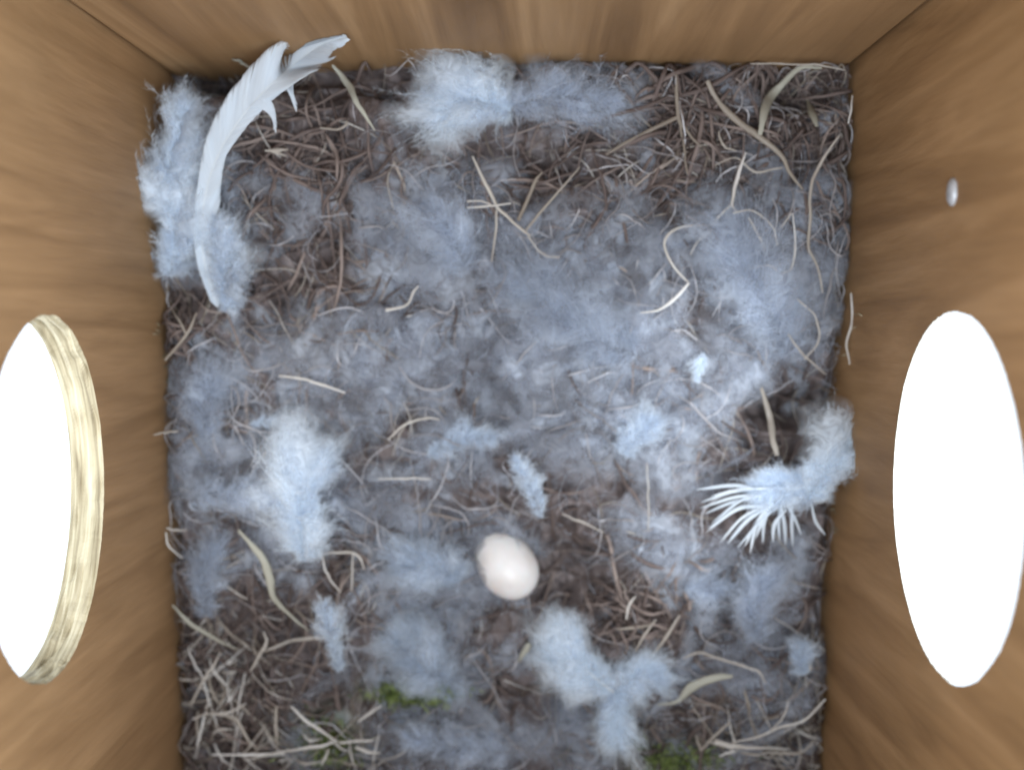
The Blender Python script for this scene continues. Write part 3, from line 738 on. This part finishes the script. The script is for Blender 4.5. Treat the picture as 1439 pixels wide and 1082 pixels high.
# stiff separate barbs of the fan feather (parts of that feather)
fan = [o for o in bpy.data.objects if o.get('label', '').startswith('fan shaped')][0]
tips = [((1040, 675), (978, 688)), ((1030, 688), (985, 706)), ((1030, 700), (990, 722)), ((1035, 708), (992, 748)), ((1042, 716), (1012, 762)),
        ((1050, 722), (1022, 764)), ((1058, 728), (1054, 778)), ((1068, 730), (1072, 764)), ((1080, 732), (1086, 762)),
        ((1105, 740), (1104, 766)), ((1112, 735), (1114, 768)), ((1046, 690), (1000, 735)), ((1062, 735), (1036, 770)), ((1040, 690), (984, 714)), ((1040, 700), (996, 742)), ((1050, 715), (1026, 756)), ((1060, 725), (1046, 768)), ((1070, 730), (1062, 756)), ((1090, 735), (1096, 760)), ((1036, 684), (1000, 697)), ((1120, 730), (1126, 752))]
for (a_, b_) in tips:
    r = rng; c_ = (1098+r.normal(0, 12), 688+r.normal(0, 8)); c_ = (.72*c_[0]+.28*b_[0], .72*c_[1]+.28*b_[1])
    a_ = (.45*a_[0]+.55*(c_[0]+b_[0])/2, .45*a_[1]+.55*(c_[1]+b_[1])/2)
    pth = catmull([c_, a_, b_], 12); Sx = at(pth[:, 0], pth[:, 1], np.linspace(.0098, r.uniform(.006, .009), 12))
    V, Q = tubes(Sx[None], (np.array([.3, .5, .7, .8, .95, 1, 1, .95, .85, .7, .45, .1])*r.uniform(.0003, .00052))[None], 6, .35)
    child('barb', mesh('barb', V, Q, True, np.full(len(V), r.uniform(.5, .95))), M_VANE, fan)
crump = [o for o in bpy.data.objects if o.get('label', '').startswith('crumpled white')][0]
for pts in ([(1172, 650), (1168, 600), (1163, 562)], [(1178, 645), (1180, 605), (1178, 570)], [(1160, 655), (1148, 628), (1132, 634)],
            [(1176, 655), (1190, 630), (1206, 612)], [(1140, 705), (1146, 732), (1160, 752)], [(1170, 660), (1182, 635), (1190, 606)], [(1150, 650), (1160, 645), (1169, 644)]):
    pth = catmull(pts, 12); Sx = at(pth[:, 0], pth[:, 1], np.linspace(.009, .0095, 12)); Sx[:, 0] = np.minimum(Sx[:, 0], XR-.0004)
    V, Q = tubes(Sx[None], (np.array([.3, .5, .7, .8, .95, 1, 1, .95, .85, .7, .45, .1])*.00042)[None], 6, .35)
    child('barb', mesh('barb', V, Q, True, np.full(len(V), rng.uniform(.6, .95))), M_VANE, crump)

# ------------------------------------------------------------------ single stalks, roots, blades
def stalk(name, cat, label, pts, w, mat=M_STRAW, tint=.7, lift=.003, flat=.7, group='dry stems and rootlets lying on the nest', tw=0.0, branches=()):
    """w = half width in photo px along the stalk"""
    def one(pts, w, lift):
        L = np.sum(np.hypot(*np.diff(np.array(pts, float), axis=0).T)); n = max(14, int(L/6)); pth = catmull(pts, n)
        k = vnoise(np.arange(n)*.45, np.full(n, pts[0][0]*.31), 8)-.5
        pth = pth+np.stack([k, -k], 1)*2.0*np.sin(np.linspace(0, np.pi, n))[:, None]
        lf = np.interp(np.linspace(0, 1, n), np.linspace(0, 1, np.size(lift)) if np.size(lift) > 1 else [0, 1], lift if np.size(lift) > 1 else [lift, lift])
        Sx = at(pth[:, 0], pth[:, 1], lf)
        Sx[:, 1] = np.minimum(Sx[:, 1], YB-.0006)
        R = np.interp(np.linspace(0, 1, n), np.linspace(0, 1, len(w)), w)*U
        R = R*(.85+.3*vnoise(np.arange(n)*.7, np.full(n, pts[0][1]*.13), 12))
        return Sx, R, tubes(Sx[None], R[None], 8, flat, np.linspace(0, tw, n)[None])
    Sx, R, VQ = one(pts, w, lift)
    root = Sx[0]; ac = Acc(); ac.add(VQ, tint)
    for (bp_, bw) in branches: ac.add(one(bp_, bw, lift)[2], tint)
    me = ac.mesh(name); me.transform(Matrix.Translation(-Vector(root)))
    o = link(name, me, mat); o.location = root
    return tag(o, label, cat, group)

R_, S_, B_ = 'rootlet', 'dry_stem', 'grass_blade'
stalk(R_, 'root', 'pale forked root rising from the edge of the wool in the upper right', [(1048, 215), (1036, 250), (1028, 290)], [1, 2.6, 2.2], tint=.85, lift=.005,
      branches=[([(1028, 288), (1010, 305), (1002, 318)], [1.8, 1.2]), ([(1028, 288), (1036, 300)], [1.8, 1])])
stalk(R_, 'root', 'thin looping root curling round a hollow left of the upper right wool', [(1005, 316), (955, 320), (934, 340), (945, 372), (968, 398)], [1.2, 1.8, 1.8, 1.4], tint=.8, lift=.005,
      branches=[([(1002, 322), (982, 338), (970, 358)], [1.6, .8])])
stalk(R_, 'root', 'fine arched root over the top of the upper right wool clump', [(1030, 300), (1058, 296), (1085, 318), (1092, 345)], [.8, 1.4, 1.3, .7], tint=.82, lift=.0068)
stalk(R_, 'root', 'fine root bowing round the lower right side of the upper right wool', [(1120, 420), (1146, 446), (1150, 480), (1130, 505)], [.7, 1.3, 1.2, .7], tint=.78, lift=.0068)
stalk(R_, 'root', 'thick pale root running diagonally down to the left across the central wool', [(968, 398), (948, 420), (925, 436), (900, 440)], [1.6, 2.6, 1.6, .8], tint=.9, lift=.006)
stalk(R_, 'root', 'long wavy root hanging down beside the right board from the upper corner', [(1180, 190), (1156, 225), (1140, 262), (1138, 310), (1136, 345), (1150, 380), (1156, 412)], [1, 2, 2.2, 2.2, 1.6, 1], tint=.62, lift=.005)
stalk(R_, 'root', 'wavy pale root close along the right board at mid height', [(1196, 412), (1198, 450), (1190, 480), (1194, 512)], [1, 1.7, 1.7, 1], tint=.8, lift=.005)
stalk(R_, 'root', 'slender root with a fork below the upper right wool top', [(1114, 300), (1118, 350), (1110, 380), (1098, 386), (1098, 420)], [.8, 1.8, 1.8, 1.8, .8], tint=.85, lift=.0055,
      branches=[([(1098, 386), (1080, 374), (1052, 378)], [1.6, .7]), ([(1112, 300), (1104, 312), (1098, 320)], [1, .7])])
stalk(R_, 'root', 'short straight root in the upper right wool', [(1052, 306), (1066, 330), (1076, 352)], [1.2, 1.8, .7], tint=.8, lift=.0055)
stalk(S_, 'stem', 'thick tan stem slanting down from the back board on the right', [(994, 114), (1010, 145), (1040, 172), (1066, 192)], [3, 3.4, 5, 4], tint=.42, lift=.004,
      branches=[([(1066, 192), (1095, 215), (1112, 245), (1128, 266)], [4, 2.6, 1.6])])
stalk(B_, 'grass blade', 'arched pale grass blade curling under the right end of the back board', [(1155, 96), (1125, 96), (1100, 118), (1078, 145), (1068, 190)], [1.5, 3, 4.5, 7, 3], M_BLADE, .62, .005, .3)
stalk(B_, 'grass blade', 'small grey green blade standing in the dark right rear corner', [(1134, 140), (1142, 160), (1148, 178)], [1.5, 6, 2], M_BLADE, .42, .003, .3)
stalk(S_, 'stem', 'thin pale stem lying along the foot of the back board on the right', [(1055, 90), (1100, 90), (1150, 92), (1188, 99)], [.8, 1.3, 1.3, .8], tint=.65, lift=.006)
stalk(S_, 'stem', 'short bright stem leaning on the right board near the rear corner', [(1198, 134), (1196, 155), (1192, 174)], [.8, 1.4, .8], tint=.9, lift=.008)
stalk(R_, 'root', 'brown branching root below the right end of the back feathers', [(950, 105), (954, 165), (970, 190), (986, 208)], [1.5, 3.2, 2, .8], tint=.32, lift=.004,
      branches=[([(952, 165), (910, 185), (872, 205), (852, 218)], [3, 2.4, 1]), ([(955, 168), (962, 215), (966, 245)], [2, 1])])
stalk(R_, 'root', 'short curved brown root in the middle of the upper right tangle', [(1010, 185), (1016, 205), (1034, 212)], [.8, 1.8, .8], tint=.5, lift=.004)
stalk(R_, 'root', 'fine pale rootlet crossing left to right in the upper right tangle', [(1005, 232), (1035, 222), (1060, 242), (1086, 238), (1100, 236)], [.7, 1.4, .8], tint=.68, lift=.004)
stalk(B_, 'grass blade', 'lone pale lance shaped blade left of the back feathers', [(467, 92), (490, 120), (504, 148), (527, 184)], [1.5, 4.6, 3.4, .8], M_BLADE, .72, .006, .3)
stalk(B_, 'grass blade', 'short tan blade behind the long curved feather at the back', [(326, 78), (340, 88), (352, 96)], [1, 2.6, 1.2], M_BLADE, .5, .008, .3)
stalk(S_, 'stem', 'long thin stem slanting up right from the crossing stems above the centre', [(736, 328), (758, 300), (780, 275), (815, 235)], [1.2, 2, 1.6, .9], tint=.52, lift=.005)
stalk(S_, 'stem', 'broad grey stem slanting up right beside the long thin one above the centre', [(728, 310), (742, 280), (752, 255), (762, 242)], [2.5, 2.6, 2.2, 1], tint=.36, lift=.0045)
stalk(S_, 'stem', 'pale stem running down right through the crossing stems above the centre', [(664, 220), (684, 262), (700, 292), (728, 318), (746, 332)], [1.2, 2.6, 2.2, 2, 1.4], tint=.7, lift=.0055)
stalk(S_, 'stem', 'thin pale stem lying level through the crossing stems above the centre', [(656, 292), (686, 290), (718, 286)], [1.2, 1.5, 1], tint=.85, lift=.0058, branches=[([(656, 283), (676, 283), (690, 288)], [1.2, 1])])
stalk(S_, 'stem', 'thin stem dropping straight down from the crossing stems above the centre', [(698, 294), (696, 330), (691, 368)], [1.4, 1.6, .9], tint=.6, lift=.005)
stalk(R_, 'root', 'faint bent rootlet continuing down right below the crossing stems', [(742, 332), (756, 350), (770, 360), (786, 362)], [1, 1.3, 1.8], tint=.72, lift=.0045)
stalk(B_, 'grass blade', 'curled broad grey leaf blade in the lower left beside the dark hollow', [(335, 745), (362, 775), (378, 805), (386, 842), (412, 868), (434, 886)], [2, 4.5, 6.5, 4, 2, .8], M_BLADE, .56, .005, .3, tw=.6)
stalk(B_, 'grass blade', 'slanting pale blade from the left board down to the lower left tangle', [(242, 850), (265, 874), (298, 896), (334, 912)], [1.2, 3.4, 3, .8], M_BLADE, .55, .004, .3)
stalk(B_, 'grass blade', 'broad curved grey green leaf right of the white cluster low in the nest', [(924, 990), (952, 985), (972, 965), (1004, 952), (1030, 950)], [1, 2.6, 7.5, 6, 2], M_BLADE, .7, .006, .3, tw=.3)
stalk(R_, 'root', 'arched tan rootlet above the broad curved leaf in the lower right', [(960, 925), (982, 917), (1005, 924), (1045, 936), (1066, 944), (1076, 960)], [.8, 1.8, 1.6, 1.6, 1.4, .8], tint=.72, lift=.005)
stalk(S_, 'stem', 'long pale stem sweeping up right to the right board near the bottom corner', [(1030, 1042), (1062, 1036), (1096, 1022), (1130, 1012), (1160, 982)], [1, 1.5, 2, 1.8, 1.2], tint=.88, lift=.006)
stalk(S_, 'stem', 'thinner pale stem splitting upward from the sweeping stem near the bottom right', [(1080, 1030), (1100, 1008), (1108, 985)], [1.3, 1.3, .8], tint=.78, lift=.006)
stalk(S_, 'stem', 'thick level whitish stem near the bottom right corner of the nest', [(1004, 1042), (1030, 1048), (1060, 1050), (1110, 1052)], [5, 4, 2.4, 1], tint=.8, lift=.005, flat=.4)
stalk(S_, 'stem', 'level grey stem with an upturned end under the thick whitish stem', [(1070, 1057), (1100, 1058), (1126, 1057), (1144, 1040)], [1, 1.8, 1.8, 1], tint=.7, lift=.0055)
stalk(S_, 'stem', 'short bright white stem below the thick whitish stem in the bottom right', [(1011, 1062), (1022, 1058), (1034, 1055)], [.8, 1.9, 1], tint=1.0, lift=.006)
stalk(S_, 'stem', 'short forked stem left of the thick whitish stem in the bottom right', [(1026, 1014), (1006, 1032), (985, 1054)], [1.2, 2, 1.2], tint=.62, lift=.005, branches=[([(985, 1054), (980, 1042), (978, 1032)], [1.6, .7])])
stalk(S_, 'stem', 'long straight straw lying level in the bottom left corner', [(298, 1060), (345, 1060), (399, 1058)], [1.2, 2.2, 1.6], tint=.98, lift=.006)
stalk(S_, 'stem', 'pale straw rising slightly to the right beside the level straw, bottom left', [(345, 1068), (400, 1055), (450, 1048), (470, 1042)], [.8, 2, 2.6, 1.6], tint=.88, lift=.0062)
stalk(S_, 'stem', 'straight straw slanting down right to the crossing of straws, bottom left', [(409, 992), (430, 1012), (452, 1028), (474, 1042)], [1.4, 2.8, 2.6, 1.6], tint=.86, lift=.0066)
stalk(S_, 'stem', 'short pale straw running right from the crossing of straws, bottom left', [(476, 1044), (500, 1041), (523, 1040)], [1.4, 2, 1.4], tint=.95, lift=.006)
stalk(S_, 'stem', 'stubby straw pointing down from the crossing of straws, bottom left', [(462, 1052), (456, 1066), (452, 1075)], [1.2, 1.8, 1], tint=.85, lift=.006)
stalk(S_, 'stem', 'pale straw slanting down right under the crossing of straws', [(500, 1050), (518, 1056), (535, 1058)], [2.4, 2.6, 1], tint=.85, lift=.005)
stalk(S_, 'stem', 'bright short straw slanting up right above the crossing of straws', [(504, 1013), (520, 1002), (536, 991)], [1.4, 1.8, 1], tint=.95, lift=.005)
stalk(S_, 'stem', 'upright tan straw left of the crossing of straws', [(388, 992), (388, 1020), (389, 1052)], [2, 2.8, 1.4], tint=.58, lift=.005)
stalk(S_, 'stem', 'bent straw running down right in the lower left tangle', [(300, 1002), (330, 1010), (350, 1040), (362, 1052)], [2, 2.6, 2.4, 1], tint=.6, lift=.005)
stalk(S_, 'stem', 'slanting pale straw up right in the lower left tangle', [(272, 1010), (290, 1003), (318, 1002), (346, 988)], [1.8, 1.6, 2, .9], tint=.85, lift=.0055)
stalk(S_, 'stem', 'jointed straw climbing up right beside the left board in the lower left', [(268, 990), (288, 952), (300, 935), (310, 916)], [1.6, 2.2, 2, 1], tint=.72, lift=.005)
stalk(S_, 'stem', 'short tan straw with a curved tip in the lower left tangle', [(352, 942), (366, 918), (375, 900), (370, 888)], [1.4, 2.4, 2, 1], tint=.75, lift=.005)
stalk(S_, 'stem', 'small pale stem under the soft patch in the lower left', [(300, 1030), (312, 1024), (326, 1024)], [1, 2, .8], tint=.85, lift=.005)
stalk(S_, 'stem', 'thin level straw below the big bright down feather', [(532, 673), (570, 672), (606, 673)], [.8, 1.5, .9], tint=.9, lift=.004)
stalk(B_, 'grass blade', 'flat pink tan root dropping straight toward the fan shaped feather', [(1070, 545), (1082, 585), (1086, 615), (1092, 640)], [2, 5, 4.6, 3], M_STRAW, .55, .005, .3)
stalk(R_, 'root', 'curved pale rootlet over the hollow left of the small folded feather', [(545, 618), (570, 596), (600, 588), (618, 590)], [.9, 1.8, 1.5, .8], tint=.82, lift=.005)
stalk(R_, 'root', 'arched rootlet over the pit below the big bright down feather', [(452, 778), (475, 776), (502, 780), (512, 800)], [1, 1.8, 1.8, .8], tint=.8, lift=.0045,
      branches=[([(452, 778), (460, 808), (478, 832)], [1.4, 1.4, .8]), ([(496, 778), (495, 805), (494, 830)], [1.3, 1.3, .8])])
stalk(R_, 'root', 'pale double rootlet running right below the left grey tuft', [(392, 528), (420, 532), (450, 540), (485, 552)], [.9, 1.6, 2, .9], tint=.85, lift=.0045)
stalk(S_, 'stem', 'tiny pale stem sticking onto the left board at mid height', [(216, 611), (232, 608), (250, 606)], [.8, 1.4, 1], tint=.75, lift=.006)
stalk(S_, 'stem', 'curved stem hugging the left board above the lower left tuft', [(234, 742), (250, 745), (262, 744)], [1.2, 1.4, .7], tint=.82, lift=.005, branches=[([(233, 748), (238, 768), (256, 784)], [1.2, 1.4, .8])])
stalk(R_, 'root', 'forked brown root in the hollow behind the left board hole', [(232, 506), (262, 470), (276, 440)], [1.6, 2.4, 1.2], tint=.45, lift=.005, branches=[([(262, 470), (240, 432)], [1.8, 1])])
stalk(S_, 'stem', 'short curved tan stem right of the egg hollow', [(880, 870), (884, 850), (893, 838)], [1, 2, .9], tint=.85, lift=.004)
stalk(S_, 'stem', 'level tan stem in the brown tangle above the broad curved leaf', [(866, 884), (890, 882), (916, 878)], [1, 2.4, 1], tint=.5, lift=.004)
stalk(S_, 'stem', 'slanting tan stem in the brown tangle above the broad curved leaf', [(893, 914), (905, 893), (922, 870)], [1, 2.2, 1], tint=.62, lift=.0045)
stalk(S_, 'stem', 'lower slanting tan stem nearest the white cluster', [(916, 922), (935, 896), (955, 864)], [1, 2.4, 1.2], tint=.6, lift=.0045)
stalk(S_, 'stem', 'thin pale stem below right of the egg hollow', [(790, 722), (815, 733), (848, 748)], [.8, 1.6, .8], tint=.72, lift=.004)
stalk(S_, 'stem', 'hair thin upright stem in the flat patch right of the egg', [(909, 650), (911, 700), (911, 745)], [.6, .9, .6], tint=.75, lift=.004)
stalk(B_, 'grass blade', 'small triangular pink tan flake below the egg', [(728, 930), (738, 914), (744, 904)], [1, 5, 3.4], M_BLADE, .6, .004, .25)
stalk(R_, 'root', 'short root stub near the crossing of roots in the upper left', [(450, 180), (475, 182), (488, 174), (486, 170)], [1, 1.6, 1.6, .8], tint=.55, lift=.004)
stalk(B_, 'grass blade', 'two pronged pale flake below the hook of the long curved feather', [(372, 212), (390, 212), (405, 210)], [1.2, 3, .8], M_STRAW, .6, .004, .4, branches=[([(382, 213), (395, 217), (403, 220)], [2, .8])])
stalk(R_, 'root', 'white bent root by the left end of the central wool', [(542, 436), (570, 430), (580, 412), (588, 402)], [2.4, 1.6, 1.8, 1], tint=.85, lift=.005)
stalk(R_, 'root', 'pale rootlet dropping into the wool right of centre', [(1108, 470), (1130, 500), (1160, 526)], [.9, 1.5, .9], tint=.75, lift=.005)

def loose(n, dens, name, cat, label, group, mat, tlo, thi, rlo, rhi, llo, lhi, curl, flat, seed):
    global rng
    rng = np.random.default_rng(seed)
    c = scatter(n, dens); P = strands(n, 16, c[:, 0], c[:, 1], rng.uniform(llo, lhi, n), curl, rng.uniform(.0005, .004, n), .0022)
    P[..., 2] += np.linspace(-.0012, .0012, 16)[None]*rng.choice([-1, 1], (n, 1))
    for k in range(n):
        u = np.linspace(0, 1, 16); R = rng.uniform(rlo, rhi)*(np.sin(np.pi*(.10+.84*u))**.55)*(.85+.3*vnoise(u*5, np.full(16, k*1.7), 3))
        V, Q = tubes(P[k][None], R[None], 6, flat, (rng.uniform(-1, 1)+u*rng.normal(0, 1.2))[None])
        me = mesh(name, V, Q, True, np.full(len(V), rng.uniform(tlo, thi))); o = P[k, 0]
        me.transform(Matrix.Translation(-Vector(o))); ob = link(name, me, mat); ob.location = o
        tag(ob, label, cat, group)
loose(72, lambda p, q: np.clip(blob(p, q, [(320, 960, 85, 100, 1), (400, 1045, 150, 36, 1), (290, 1030, 50, 60, 1)]), 0, 1)**1.5, 'straw', 'straw', 'bleached dry straw in the loose tangle of the lower left corner',
      'straws tangled in the lower left corner', M_STRAW, .45, .98, .00014, .00046, .007, .026, .10, .4, 301)
loose(40, lambda p, q: np.clip(blob(p, q, [(1080, 1045, 90, 34, 1), (1140, 960, 20, 110, .7)]), 0, 1)**1.5, 'straw', 'straw', 'bleached dry straw in the loose tangle of the lower right corner',
      'straws tangled in the lower right corner', M_STRAW, .35, .9, .00014, .00042, .008, .022, .12, .4, 302)
loose(80, lambda p, q: np.clip(blob(p, q, [(1010, 170, 190, 90, 1), (1150, 230, 40, 140, 1)]), 0, 1)**1.3, 'brown_root', 'root', 'brown kinked root in the dark tangle of the upper right corner',
      'brown roots tangled in the upper right corner', M_ROOT, .22, .66, .00020, .00064, .010, .028, .30, .8, 303)
loose(36, lambda p, q: np.clip(blob(p, q, [(890, 870, 80, 50, 1), (960, 850, 40, 40, .7)]), 0, 1)**1.3, 'brown_root', 'root', 'brown curved root in the small tangle below and right of the egg',
      'brown roots tangled right of the egg', M_ROOT, .35, .8, .00022, .00048, .007, .018, .5, .8, 304)
loose(45, lambda p, q: np.clip(blob(p, q, [(450, 220, 130, 70, 1), (420, 400, 120, 50, .6), (250, 460, 22, 50, 1)]), 0, 1)**1.3, 'brown_root', 'root', 'brown kinked root in the dark patch right of the long curved feather',
      'brown roots tangled in the upper left', M_ROOT, .3, .7, .00022, .00055, .008, .024, .32, .8, 305)
